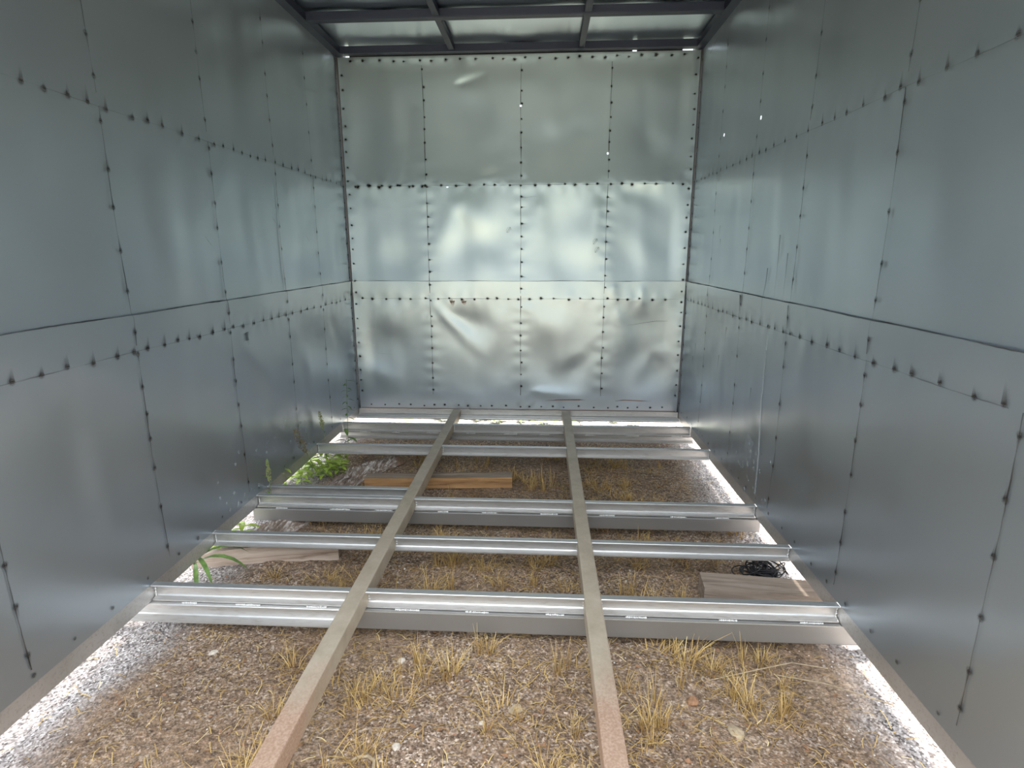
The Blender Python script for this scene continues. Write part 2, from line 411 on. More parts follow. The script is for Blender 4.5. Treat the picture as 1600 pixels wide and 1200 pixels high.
# ------------------------------------------------------------------ ground
def ground():
    def axis(a, b, step, far):
        core = np.arange(a, b+1e-6, step); o = []; d = step
        x = b
        while x < far: d *= 1.35; x += d; o.append(x)
        l = []; d = step; x = a
        while x > -far: d *= 1.35; x -= d; l.append(x)
        return np.array(l[::-1] + list(core) + o)
    X = axis(-2.3, 2.1, 0.018, 60); Y = axis(-4.2, 0.9, 0.018, 60)
    U, V = np.meshgrid(X, Y)
    Z = GZ + ground_h(U, V)
    P = np.stack([U, V, Z], -1).reshape(-1, 3); nu = len(X)
    a = (np.arange(len(Y)-1)[:, None]*nu + np.arange(nu-1)[None, :]).ravel()
    F = np.stack([a, a+1, a+1+nu, a+nu], 1)
    o = fast_mesh('ground', P, F, M['ground'], None, True)
    tag(o, 'bare brown soil with grit and straw under the floor frame', 'ground', kind='structure')
    return o
_g1 = waves(5, 0.5, 1.4, 8); _g2 = waves(6, 0.10, 0.25, 10); _g3 = waves(7, 0.035, 0.08, 14)
def ground_h(u, v): 
    near = np.exp(-(np.maximum(np.abs(u)-2, 0) + np.maximum(np.abs(v+1.7)-2.6, 0))**2*4)
    return near*(0.006*_g1(u, v) + 0.0035*_g2(u, v) + 0.0022*_g3(u, v))
def gz(x, y): return GZ + float(ground_h(np.array(x), np.array(y)))
ground()

# ------------------------------------------------------------------ trees added out of view to dim and tint the wall reflections
def added_tree(x, y, h0, h1, r, seed):
    g = random.Random(seed); root = empty('added_tree', (x, y, GZ))
    tag(root, 'added tree out of view, dimming the reflection in the end wall', 'tree', 'added trees out of view')
    V = []; F = []
    for i in range(8):
        t = i/7; rr = .22*(1-.5*t) + .12*(1-t)**6
        for k in range(10): a = .6283*k; V.append((rr*math.cos(a)+.1*math.sin(3*t), rr*math.sin(a), (h0+.8)*t))
    for i in range(7):
        for k in range(10): F.append((i*10+k, i*10+(k+1) % 10, (i+1)*10+(k+1) % 10, (i+1)*10+k))
    mesh('trunk', V, F, M['trunk'], root, True)
    bm = bmesh.new()
    for k in range(26):
        a = g.uniform(0, 6.28); q = g.random()**.5*r*.75; zz = g.uniform(h0+.6, h1-.8); s = g.uniform(.8, 1.25)*(1.15-.5*abs((zz-h0)/(h1-h0)-.45))
        mt = Matrix.Translation((q*math.cos(a), q*math.sin(a), zz))
        vs = bmesh.ops.create_icosphere(bm, subdivisions=3, radius=s, matrix=mt)['verts']
        for v in vs:
            c = mt.translation; d = v.co-c; v.co = c + d*(1+.35*mnoise.noise(v.co*2.2)+.22*mnoise.noise(v.co*6.0))
    bm_obj('crown', bm, M['crown'], root)
for k, (x, y, h0, h1, r) in enumerate([(-9.0, -15.5, 2.5, 6.0, 2.4), (-3.0, -18.0, 2.7, 6.4, 2.5), (3.0, -17.0, 2.6, 6.2, 2.5), (9.0, -16.0, 2.5, 5.8, 2.4)]):
    added_tree(x, y, h0, h1, r, k)

# ------------------------------------------------------------------ back wall
BST = [-WX, -0.662, 0.034, 0.663, WX]
bcre = [(-0.66, 0.86, -0.12, 0.30, 0.035, 0.008), (-0.60, 0.80, 0.00, 0.55, 0.05, -0.006), (0.05, 0.86, 0.30, 0.55, 0.05, 0.005),
        (0.62, 0.50, 0.15, 0.30, 0.05, 0.004), (0.64, 0.55, 0.30, 0.15, 0.05, -0.005), (0.08, 0.16, 0.62, 0.10, 0.03, 0.006),
        (1.20, 0.55, 0.75, 0.08, 0.06, 0.007), (0.75, 0.84, 0.90, 0.40, 0.04, 0.006), (-0.40, 1.66, -0.62, 1.10, 0.05, 0.006),
        (-0.50, 1.60, -0.20, 1.08, 0.05, -0.005), (0.20, 1.66, 0.10, 1.15, 0.05, 0.006), (0.60, 1.66, 0.56, 1.08, 0.04, 0.007),
        (-1.15, 1.64, -0.80, 1.15, 0.06, 0.005), (-0.46, 2.36, -0.16, 2.44, 0.022, -0.006), (0.72, 1.66, 1.15, 1.60, 0.05, -0.006),
        (-0.30, 1.74, -0.02, 1.80, 0.03, 0.004), (1.10, 0.50, 0.98, 0.12, 0.04, -0.005), (-1.20, 0.35, -0.75, 0.15, 0.06, 0.005),
        (-0.10, 0.86, -0.30, 0.15, 0.05, 0.005), (0.95, 1.0, 0.93, 0.70, 0.025, 0.004), (0.75, 1.0, 0.70, 0.86, 0.02, 0.004)]
HB = Relief(21, BST, bcre, 1.0, .014)
def studs_bm(items):
    bm = bmesh.new()
    for it in items:
        b2 = box_bm(*it); me = bpy.data.meshes.new('t'); b2.to_mesh(me); b2.free(); bm.from_mesh(me); bpy.data.meshes.remove(me)
    return bm
wall_back = bm_obj('wall_back', studs_bm([(-WX-.03, WX+.03, .009, .049, -.055, .045), (-WX-.06, WX+.06, .022, .062, HT-.06, HT-.02)]), M['corner'])
tag(wall_back, 'dented galvanised sheet end wall with rows of dark spot welds', 'wall', kind='structure')
for x in BST[1:-1]: box('stud', x+.012, x+.047, .042, .082, .046, HT-.06, M['corner'], wall_back, 0.003)
for s in (-1, 1): box('corner_post', s*WX-.028 if s > 0 else -WX-.04, s*WX+.04 if s > 0 else -WX+.028, .007, .067, -.06, HT+.03, M['corner'], wall_back, 0.003)
BX0, BX1 = -WX+0.016, WX-0.014
sheet('sheet_panel', place_back, HB, BX0, BX1, ROW_U-0.02, HT-0.006, 0.0, M['sheet'], wall_back, holes=[(0.036, 2.23), (0.652, 1.905)])
sheet('sheet_panel', place_back, HB, BX0, BX1, ROW_L-0.02, ROW_U+0.012, 0.002, M['sheet'], wall_back, holes=[(-0.50, 1.692)])
sheet('sheet_panel', place_back, HB, BX0, BX1, 0.002, SEAM, 0.0045, M['sheet'], wall_back, lean=.055)
# flashing outside the roof joint, leaving slits of daylight at the ends
box('flashing', -1.18, 0.80, .014, .020, HT-.05, HT+.05, M['corner'], wall_back, 0)
box('flashing', 0.83, 1.14, .014, .020, HT-.05, HT+.05, M['corner'], wall_back, 0)
mk = Marks(lambda u, v, h: place_back(u, v, h+0.004), HB)
def vert_line(mk, u, v0, v1, sp=0.105, side=1, tail=0.03, line=True, al=.9, r=.0062):
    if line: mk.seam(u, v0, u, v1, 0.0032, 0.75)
    v = v0 + random.uniform(0.02, 0.08)
    while v < v1:
        uu = jit(u, 0.004) + 0.004*side; mk.dot(uu, v, r*random.uniform(.75, 1.2), al)
        if tail: mk.smear(uu, v, side*tail*random.uniform(.5, 1.4), random.uniform(-.014, .006), .008, .6)
        v += sp*random.uniform(.7, 1.25)
def hor_line(mk, v, u0, u1, sp=0.10, tail=(0.03, 0), line=0.5, r=.007, al=.9, tw=.009):
    if line: mk.seam(u0, v, u1, v, 0.0026, line)
    u = u0 + random.uniform(0.01, 0.06)
    while u < u1:
        vv = jit(v, 0.006); mk.dot(u, vv, r*random.uniform(.75, 1.25), al)
        if tail: mk.smear(u, vv, tail[0]*random.uniform(.5, 1.3), tail[1]*random.uniform(.5, 1.3), tw, .65)
        u += sp*random.uniform(.7, 1.2)
for x in BST[1:-1]:
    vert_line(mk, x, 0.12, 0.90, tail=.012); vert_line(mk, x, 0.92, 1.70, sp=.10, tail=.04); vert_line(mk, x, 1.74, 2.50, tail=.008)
vert_line(mk, -WX+.033, .08, 2.53, tail=.02, line=False); vert_line(mk, WX-.03, .08, 2.53, tail=.02, side=-1, line=False)
hor_line(mk, ROW_L, -1.2, 1.22, tail=(.03, -.004), line=.35); hor_line(mk, ROW_U-.012, -1.2, 1.22, tail=(.03, .0), line=.45)
hor_line(mk, ROW_U-.014, -1.22, -0.66, tail=(.03, .01), line=0, r=.009, sp=.10)
hor_line(mk, HT-.035, -1.2, 1.2, tail=(.035, .004), line=0); hor_line(mk, .032, -1.2, 1.2, tail=(.02, .0), line=0, r=.0055)
mk.seam(BX0, SEAM+.001, BX1, SEAM+.001, .003, .55)
# pen scribbles and scratches
for cu, cv in ((-.055, 1.385), (.585, 1.30), (.60, 1.24)):
    mk.quad_strip([(cu+.02*math.cos(t*.9)*(1-.03*t), cv+.022*math.sin(t*1.05)) for t in range(16)], [.0016]*16, [.55]*16)
mk.quad_strip([(.84, .68), (.9, .685), (.98, .70), (1.06, .712), (1.15, .713)], [.002]*5, [.15, .5, .7, .75, .5])
mk.quad_strip([(-1.10, .45), (-1.04, .443), (-.98, .44)], [.0014]*3, [.2, .4, .1])
mk.quad_strip([(.06, 1.61), (.11, 1.617), (.15, 1.622)], [.0018]*3, [.3, .5, .2])
mk.build('welds_and_seam_shade', M['mark'], wall_back)
ru = Marks(lambda u, v, h: place_back(u, v, h+0.004), HB)
for u, v, l in ((-.49, .862, .05), (-.40, .86, .035)): ru.smear(u, v, 0.004, -l, .04, .75); ru.smear(u-.01, v+.01, 0, -.03, .03, .5)
ru.quad_strip([(.23, .078), (.33, .086), (.5, .089), (.55, .088)], [.004, .006, .008, .003], [.2, .8, .7, .1])
ru.quad_strip([(.78, .082), (.85, .09), (.97, .086), (1.06, .083)], [.004, .006, .006, .003], [.3, .8, .8, .1])
ru.quad_strip([(-1.25, .004), (-.4, .006), (.3, .005), (1.25, .006)], [.006]*4, [.6, .3, .5, .6])
ru.build('rust_stains', M['rust'], wall_back)

# ------------------------------------------------------------------ side walls
LST = [-3.36, -2.98, -2.36, -1.74, -1.12, -0.595, 0.0]
RST = [-3.36, -3.04, -2.42, -1.80, -1.205, -0.58, 0.0]
def side_wall(name, place, studs, sgn, seed, creases, label):
    H = Relief(seed, studs, creases, 0.9, .008)
    X0 = sgn*WX; o0, o1 = sorted((X0+sgn*.030, X0+sgn*.070))
    w = bm_obj(name, studs_bm([(o0, o1, YF, 0.005, .02, .06), (o0, o1, YF, .02, HT-.06, HT-.02)]), M['corner'])
    tag(w, label, 'wall', kind='structure')
    for y in studs[1:-1]: box('stud', o0, o1, y+.012, y+.047, .06, HT-.06, M['corner'], w, 0.003)
    fl = sgn > 0
    for a, b, l in ((YF, -0.004, 0.0),):
        hol = [(-1.22, 1.87), (-0.62, 1.90)] if (sgn > 0 and b > -1) else ()
        sheet('sheet_panel', place, H, a, b, ROW_U-.02, HT+.0, l, M['sheet'], w, 0.016, flip=fl, holes=hol)
        sheet('sheet_panel', place, H, a, b, ROW_L-.02, ROW_U+.012, l+.002, M['sheet'], w, 0.016, flip=fl)
        sheet('sheet_panel', place, H, a, b, 0.002, SEAM, l+.0045, M['sheet'], w, 0.016, flip=fl, lean=.055)
    mk = Marks(lambda u, v, h: place(u, v, h+0.0055), H)
    for y in studs[1:-1]:
        for v0, v1 in ((.05, .88), (.9, 1.70), (1.74, 2.45)):
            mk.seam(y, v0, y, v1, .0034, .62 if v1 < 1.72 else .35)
            v = v0+.05
            while v < v1:
                uu = jit(y, .003); mk.dot(uu, v, .006, .6 if v1 < 1.72 else .4); mk.smear(uu, v, 0.0, random.choice((-1, 1))*random.uniform(.03, .06), .012, .55 if v1 < 1.72 else .35)
                v += random.uniform(.10, .17)
    hor_line(mk, ROW_L, -2.6, -.05, sp=.10, tail=(.006, .045), line=.35, r=.006, tw=.017, al=.65)
    hor_line(mk, ROW_L, -3.0, -2.6, sp=.12, tail=(.006, .045), line=.35, r=.006, tw=.017, al=.65)
    hor_line(mk, ROW_U-.012, -3.0, -.03, sp=.105, tail=(.004, .04), line=.25, r=.006, al=.55, tw=.015)
    hor_line(mk, .035, -3.0, -.05, sp=.16, tail=None, line=0, r=.005, al=.6)
    vert_line(mk, -.03, .05, 2.5, tail=.03, side=-1, line=False, al=.7)
    mk.seam(YF, SEAM+.001, -.01, SEAM+.001, .0032, .7, 0)
    if sgn < 0:
        for (u, v) in ((-1.85, 1.30), (-1.2, 1.42), (-.78, 1.34)):
            mk.quad_strip([(u, v), (u+.02, v-.02), (u+.05, v-.045)], [.002]*3, [.1, .6, .2])
        mk.smear(-1.60, .84, .01, -.07, .035, .55); mk.smear(-1.60, .80, 0, .06, .03, .4)
    else:
        for (u, v, d) in ((-1.62, 1.30, .35), (-1.50, 1.15, .3), (-1.72, 1.22, .26), (-1.80, 1.0, .2), (-.72, 1.38, .10), (-.75, 1.3, .06), (-.9, .62, .12), (-1.0, .8, .14), (-.35, .6, .12), (-.3, .5, .1), (-1.45, .55, .10)):
            mk.smear(u, v, .004, -d, .012, .5)
        mk.smear(-1.20, 1.0, .01, -.12, .03, .75)
    mk.build('welds_and_seam_shade', M['mark'], w)
    if sgn > 0:
        ck = Marks(lambda u, v, h: place(u, v, h+0.0055), H)
        ck.quad_strip([(-1.60, .95), (-1.595, .75), (-1.60, .5), (-1.615, .25), (-1.64, .05)], [.005, .010, .014, .018, .02], [.1, .35, .55, .6, .5])
        for k in range(26): ck.dot(random.gauss(-1.50, .12), random.gauss(.17, .06), random.uniform(.003, .008), random.uniform(.25, .6))
        ck.smear(-1.5, .30, .05, -.18, .10, .22)
        ck.quad_strip([(-.1, 2.44), (-.35, 2.52)], [.003]*2, [.2, .5])
        ck.build('chalky_streaks', M['chalk'], w)
    else:
        ck = Marks(lambda u, v, h: place(u, v, h+0.0055), H)
        for k in range(40): ck.dot(random.uniform(-2.0, -1.0), random.uniform(.03, .30), random.uniform(.002, .006), random.uniform(.25, .6))
        ck.quad_strip([(-1.135, 1.42), (-1.13, 1.3), (-1.13, 1.15), (-1.135, 1.0)], [.004, .012, .012, .004], [.1, .6, .6, .2])
        ck.build('chalky_streaks', M['chalk'], w)
    return w
lcre = [(-1.70, .86, -1.20, .35, .05, .006), (-1.10, .86, -.80, .35, .05, .006), (-1.0, 1.66, -.85, 1.08, .07, .006), (-1.60, 1.60, -1.45, 1.05, .06, -.005), (-.5, .84, -.2, .4, .05, -.005),
        (-2.3, .6, -1.4, .15, .07, .006), (-1.7, .3, -1.2, .12, .05, -.005), (-2.2, 1.6, -1.9, 1.1, .07, .006)]
rcre = [(-1.7, .55, -1.3, .2, .07, .006), (-2.3, .35, -1.4, .28, .06, -.006), (-1.1, .86, -.75, .3, .06, .005), (-.5, 1.66, -.3, 1.1, .06, .005), (-1.0, 1.6, -.8, 1.1, .06, -.005), (-2.0, .95, -1.9, .4, .05, .005)]
wall_left = side_wall('wall_left', place_left, LST, -1, 31, lcre, 'dented galvanised sheet side wall on the left, weeds along its foot')
wall_right = side_wall('wall_right', place_right, RST, 1, 41, rcre, 'dented galvanised sheet side wall on the right with a pale vertical streak')

# ------------------------------------------------------------------ ceiling
ZT = HT + 0.046
ceiling = bm_obj('ceiling', studs_bm([(-WX-.06, -WX+.055, YF, .06, HT, ZT), (WX-.055, WX+.06, YF, .06, HT, ZT), (-WX+.055, WX-.055, -.06, -.001, HT, ZT), (-WX+.055, WX-.055, YF, YF+.06, HT, ZT)]), M['roof_tube'])
tag(ceiling, 'sheet metal roof on a dark frame of square tubes', 'ceiling', kind='structure')
ys = [-0.06] + [-0.605-0.66*k for k in range(5)]
for y in ys[1:]:
    if y > YF+.1: box('cross_tube', -WX+.055, WX-.055, y-.03, y+.03, HT+.001, ZT, M['roof_tube'], ceiling, .004)
edges = [-.06] + [v for y in ys[1:] if y > YF+.1 for v in (y+.03, y-.03)] + [YF+.06]
for xc in (-.44, .447):
    for a, b in zip(edges[0::2], edges[1::2]):
        box('long_tube', xc-.02, xc+.02, b, a, HT+.006, ZT, M['roof_tube'], ceiling, .003)
box('added_header', -WX+.055, WX-.055, YF+.01, YF+.05, HT-.24, HT-.001, M['roof_tube'], ceiling, .004)  # unseen header, added to darken what the upper end wall reflects
HC = waves(71, .3, .9, 9)
def place_ceil(u, v, h): return np.stack([u, v, ZT + .010 - h], -1)
for a, b in ((-1.33, -.445), (-.445, .45), (.45, 1.33)):
    sheet('sheet_panel', place_ceil, lambda u, v: np.clip(.0035*HC(u, v), -.008, .008), a, b, YF, .05, 0.0, M['roof_sheet'], ceiling, .03, flip=True)

# ------------------------------------------------------------------ floor frame
frame = empty('floor_frame', (0, 0, 0))
tag(frame, 'welded steel floor frame of two long tubes and cross channels', 'floor frame')
def channel_bm(x0, x1, yb, zt, h=.066, b=.030, web=.006, t0=.012, t1=.006):
    # cross-section (y, z), open towards the room's front; tapered flanges, small fillets
    r = .002
    pts = [(0, -r), (-r, 0), (-b+r, 0), (-b, -r), (-b, -t1), (-web-.004, -t0), (-web, -t0-.004), (-web, -h+t0+.004), (-web-.004, -h+t0), (-b, -h+t1), (-b, -h+r), (-b+r, -h), (-r, -h), (0, -h+r)]
    bm = bmesh.new()
    A = [bm.verts.new((x0, yb+p, zt+q)) for p, q in pts]; B = [bm.verts.new((x1, yb+p, zt+q)) for p, q in pts]
    n = len(pts)
    for i in range(n): bm.faces.new((A[i], A[(i+1) % n], B[(i+1) % n], B[i]))
    bm.faces.new(A); bm.faces.new(B[::-1])
    return bm
TL, TR, TW = -.474, .396, .031
segs = [(-WX+.002, TL-TW), (TL+TW, TR-TW), (TR+TW, WX-.002)]
def beads(x0, x1, y, z, n, seed):
    """lumpy weld runs along a joint"""
    g = random.Random(seed); V = []; F = []
    for k in range(n):
        xa = x0 + (x1-x0)*(k+g.uniform(.25, .55))/n; L = g.uniform(.05, .10); x = xa
        while x < xa+L:
            s = g.uniform(.0032, .0055); i = len(V)
            for dx, dy, dz in ((1, 0, 0), (-1, 0, 0), (0, 1, 0), (0, -1, 0), (0, 0, 1), (0, 0, -1)):
                V.append((x+dx*s*1.3, y+dy*s, z+dz*s*.9+g.uniform(-.001, .001)))
            for f in ((0, 2, 4), (2, 1, 4), (1, 3, 4), (3, 0, 4), (2, 0, 5), (1, 2, 5), (3, 1, 5), (0, 3, 5)): F.append(tuple(i+q for q in f))
            x += s*1.4
    return V, F
BV, BF = [], []
def add_beads(*a):
    v, f = beads(*a); n = len(BV); BV.extend(v); BF.extend(tuple(i+n for i in q) for q in f)
joists = {'J1': -.378, 'J2': -.848, 'J4': -1.644, 'J5': -2.042, 'J6': -2.449}
for k, (nm, y) in enumerate(joists.items()):
    for i, (a, b) in enumerate(segs):
        bm_obj('cross_channel', channel_bm(a, b, y, -.001), M['channel'], frame)
for yy in (-3.96, -5.04):
    for a, b in segs: bm_obj('cross_channel', channel_bm(a, b, yy, -.001), M['channel'], frame)
# short extra channel left of the long tube
bm_obj('cross_channel', channel_bm(-WX+.004, TL-TW, -1.527, -.001), M['channel'], frame)
# bearers under every other channel
bm_obj('lower_channel', channel_bm(-WX-.02, WX+.02, -.380, -.069, .050, .036), M['channel'], frame)
box('lower_tube', -WX-.02, WX+.02, -1.684, -1.634, -.137, -.069, M['lower'], frame, .004)
bm_obj('lower_channel', channel_bm(-1.9, TL-.012, -2.452, -.069, .080, .042), M['channel'], frame)
box('lower_tube', TL-.010, 1.75, -2.494, -2.440, -.146, -.069, M['lower'], frame, .004)
for a, b in segs:
    add_beads(a, b, -1.676, -.068, 3, int(a*100)+7); add_beads(a, b, -2.482, -.068, 3, int(a*100)+9); add_beads(a, b, -.411, -.067, 3, int(a*100)+3)
# back angle and side rails
bm = bmesh.new(); pts = [(-.001, -.002), (-.012, -.002), (-.012, -.040), (-.018, -.044), (-.085, -.050), (-.087, -.054), (-.085, -.062), (-.001, -.062)]
A = [bm.verts.new((-WX+.004, p, q)) for p, q in pts]; B = [bm.verts.new((WX-.004, p, q)) for p, q in pts]
for i in range(len(pts)): bm.faces.new((A[i], A[(i+1) % len(pts)], B[(i+1) % len(pts)], B[i]))
bm.faces.new(A); bm.faces.new(B[::-1])
bm_obj('back_angle', bm, M['channel'], frame)
for s in (-1, 1):
    a, b = sorted((s*(WX+.001), s*(WX+.061)))
    box('side_rail', a, b, -5.08, .005, -.068, .016, M['channel'], frame, .005)
for xc in (TL, TR):
    box('long_tube', xc-TW, xc+TW, -5.08, -.012, -.067, .002, M['tube'], frame, .006)
    for y in list(joists.values()):
        for sg in (-1, 1):
            for k in range(5):
                v, f = beads(xc+sg*(TW+.003)-.002, xc+sg*(TW+.003)+.001, y-.006, -.008-.012*k, 1, k+int(y*100)); n = len(BV); v = [(xc+sg*(TW+.002)+(q[0]-v[0][0])*.08, q[1], q[2]) for q in v]; BV.extend(v); BF.extend(tuple(i+n for i in q) for q in f)
for y in list(joists.values()):
    for sg in (-1, 1):
        g = random.Random(int(y*1000)+sg)
        for k in range(9):
            n = len(BV); x, yy, z = sg*(WX-.006), y-.010-g.uniform(0, .004), -.006-.0065*k; s = g.uniform(.003, .005)
            for d in ((1, 0, 0), (-1, 0, 0), (0, 1, 0), (0, -1, 0), (0, 0, 1), (0, 0, -1)): BV.append((x+d[0]*s, yy+d[1]*s, z+d[2]*s*1.2))
            for f in ((0, 2, 4), (2, 1, 4), (1, 3, 4), (3, 0, 4), (2, 0, 5), (1, 2, 5), (3, 1, 5), (0, 3, 5)): BF.append(tuple(n+q for q in f))
o = mesh('weld_beads', BV, BF, M['bead'], frame, True); o['kind'] = 'stuff'

# ------------------------------------------------------------------ timbers and bark
def timber(name, L, Wd, Ht, loc, rz, mat, label, cat, end_mat=None, skew=0.0, front_mat=None, tilt=0.0, seed=1, taper=0.0):
    """sawn timber lying along x, its near bottom edge at loc"""
    g = random.Random(seed)
    bm = bmesh.new(); nx = 14; rings = []
    for i in range(nx+1):
        x = L*i/nx; ring = []
        hh = Ht*(1 - taper*max(0, 1-i/nx*2.2)**1.5)
        for (y, z) in ((0, 0), (Wd, 0), (Wd, hh), (Wd*.5, hh), (0.0, hh), (0, hh*.5)):
            e = .0016
            ring.append(bm.verts.new((x + skew*(z/Ht)*(1 if i == nx else 0), y+g.uniform(-e, e), z+(g.uniform(-e, e) if z else 0))))
        rings.append(ring)
    m = 6
    fr = []
    for i in range(nx):
        for k in range(m):
            f = bm.faces.new((rings[i][k], rings[i][(k+1) % m], rings[i+1][(k+1) % m], rings[i+1][k])); f.material_index = 1 if (k in (4, 5) and front_mat) else 0
    e0 = bm.faces.new(rings[0]); e1 = bm.faces.new(rings[-1][::-1])
    for f in (e0, e1): f.material_index = 2 if end_mat else 0
    bmesh.ops.recalc_face_normals(bm, faces=bm.faces[:])
    me = bpy.data.meshes.new(name); bm.to_mesh(me); bm.free()
    me.materials.append(mat); me.materials.append(front_mat or mat); me.materials.append(end_mat or mat)
    o = link(name, me, None); o.location = loc; o.rotation_euler = (0, tilt, rz)
    return tag(o, label, cat)
timber('plank', .905, .085, .070, (-.875, -1.155, GZ+.002), math.radians(4.0), M['wood_grey'], 'sawn timber with an orange front face lying behind the middle double channel', 'timber', M['wood_cut'], .0, M['wood_orange'], seed=3)
timber('timber_block', .66, .060, .096, (-1.40, -2.062, GZ-.004), math.radians(10.0), M['wood_grey'], 'pale weathered timber end jutting under the channel by the left wall', 'timber', M['wood_grey'], .0, M['wood_pale'], seed=5, taper=.35)
timber('timber_beam', .95, .118, .088, (.872, -2.232, GZ+.000), math.radians(-5.0), M['wood_grey'], 'wide grey brown timber lying beside the black tangle by the right wall', 'timber', M['wood_grey'], seed=8)

def bark_slab():
    """weathered slab with curled peeling bark, running under the channels"""
    K = [Vector(p) for p in ((-.80, -.735), (-.90, -.84), (-.985, -.97), (-1.025, -1.14), (-1.055, -1.33), (-1.09, -1.52), (-1.145, -1.68), (-1.23, -1.83))]
    def path(t):
        f = min(t*(len(K)-1), len(K)-1.0001); k = int(f); f -= k
        a, b, c, e = K[max(0, k-1)], K[k], K[k+1], K[min(len(K)-1, k+2)]
        return .5*((2*b) + (c-a)*f + (2*a-5*b+4*c-e)*f*f + (3*b-a-3*c+e)*f**3)
    P0 = K[0]; d = (path(.02)-path(0)).normalized(); nrm = Vector((-d.y, d.x))
    nu, nv = 90, 11; V = []; F = []
    for i in range(nu+1):
        t = i/nu; c = path(t); dd = (path(min(1, t+.01))-path(max(0, t-.01))).normalized(); nn = Vector((-dd.y, dd.x))
        w = .042 + .042*min(1, t*4) + .008*math.sin(t*11)
        for j in range(nv+1):
            s = j/nv*2-1
            z = .034 + .020*(1-s*s) + .006*math.sin(t*60+s*3) + .004*math.sin(t*140+s*9)
            if abs(s) > .98: z = .004
            p = c + nn*w*s*(1+.06*math.sin(t*50))
            V.append((p.x, p.y, GZ+z))
    m = nv+1
    for i in range(nu):
        for j in range(nv): a = i*m+j; F.append((a, a+1, a+1+m, a+m))
    F.append(tuple(range(m))); F.append(tuple(range(nu*m, nu*m+m))[::-1])
    base = Vector((P0.x, P0.y, GZ))
    root = empty('bark_slab', base); tag(root, 'curved slab of wood with peeling whitish bark near the left wall', 'bark')
    mesh('bark', [Vector(v)-base for v in V], F, M['bark'], root, True)
    # bare rounded tip
    V = []; F = []
    for i in range(7):
        t = i/6; r = .046*math.sqrt(max(0.02, 1-(t)**2)); c = P0 - d*(.09*t) + nrm*.0
        for k in range(9):
            a = math.pi*k/8; V.append((c.x+nrm.x*r*math.cos(a), c.y+nrm.y*r*math.cos(a), GZ+.003+.055*math.sin(a)*math.sqrt(max(.05, 1-t*t))))
    for i in range(6):
        for k in range(8): a = i*9+k; F.append((a, a+1, a+10, a+9))
    mesh('bare_tip', [Vector(v)-base for v in V], F, M['bark_under'], root, True)
bark_slab()

# ------------------------------------------------------------------ black tangle
def tangle():
    g = random.Random(4); c = Vector((1.185, -2.02, gz(1.185, -2.02)))
    cu = bpy.data.curves.new('wire_tangle', 'CURVE'); cu.dimensions = '3D'; cu.bevel_depth = .0024; cu.bevel_resolution = 1; cu.resolution_u = 5
    for k in range(34):
        sp = cu.splines.new('NURBS'); n = 12; sp.points.add(n-1)
        R = g.uniform(.03, .085); ph = g.uniform(0, 6.28); inc = g.uniform(.1, 1.3); az = g.uniform(0, 6.28)
        cx, cy, cz = g.gauss(0, .025), g.gauss(0, .022), g.uniform(.02, .055)
        for i in range(n):
            a = ph + i*6.28/9.5; r = R*g.uniform(.7, 1.1)
            v = Vector((r*math.cos(a), r*.8*math.sin(a), 0)); v.rotate(Matrix.Rotation(inc, 3, 'X')); v.rotate(Matrix.Rotation(az, 3, 'Z'))
            yy = max(-.085, min(.09, cy+v.y)); zc = .108 if yy > -.062 else .15
            sp.points[i].co = (cx+v.x, yy, min(zc, max(.004, cz+v.z*(.75 if yy > -.062 else 1.5))), 1)
        sp.use_endpoint_u = True; sp.order_u = 4
    tmp = bpy.data.objects.new('tmp', cu); COL.objects.link(tmp)
    dg = bpy.context.evaluated_depsgraph_get(); me = bpy.data.meshes.new_from_object(tmp.evaluated_get(dg))
    bpy.data.objects.remove(tmp); me.name = 'wire_tangle'; me.materials.clear(); me.materials.append(M['black'])
    o = link('wire_tangle', me, M['black']); o.location = c
    tag(o, 'tangled heap of thin black twine on the ground by the right wall', 'twine')
tangle()

# ------------------------------------------------------------------ weeds
def tube_mesh(pts, rads, k=6):
    V = []; F = []; n = len(pts)
    for i, p in enumerate(pts):
        a = Vector(pts[max(0, i-1)]); b = Vector(pts[min(n-1, i+1)]); t = (b-a).normalized()
        s = t.cross(Vector((.3, .9, .1))).normalized(); u = t.cross(s)
        for j in range(k):
            an = 6.283*j/k; V.append(Vector(p) + (s*math.cos(an)+u*math.sin(an))*rads[i])
    for i in range(n-1):
        for j in range(k): F.append((i*k+j, i*k+(j+1) % k, (i+1)*k+(j+1) % k, (i+1)*k+j))
    return V, F
def leaf_mesh(base, dirv, L, w, droop=.3, fold=.25, n=6):
    d = Vector(dirv).normalized(); side = d.cross(Vector((0, 0, 1)))
    if side.length < .1: side = Vector((1, 0, 0))
    side.normalize(); V = []; F = []; p = Vector(base); dd = d.copy()
    for i in range(n+1):
        t = i/n; ww = w*math.sin(math.pi*min(1, .08+.92*t))**.8*.5 if i < n else .0006
        V += [p - side*ww + Vector((0, 0, ww*fold)), p, p + side*ww + Vector((0, 0, ww*fold))]
        dd = (dd + Vector((0, 0, -droop/n))).normalized(); p = p + dd*L/n
    for i in range(n):
        for j in (0, 1): a = i*3+j; F.append((a, a+1, a+4, a+3))
    return V, F
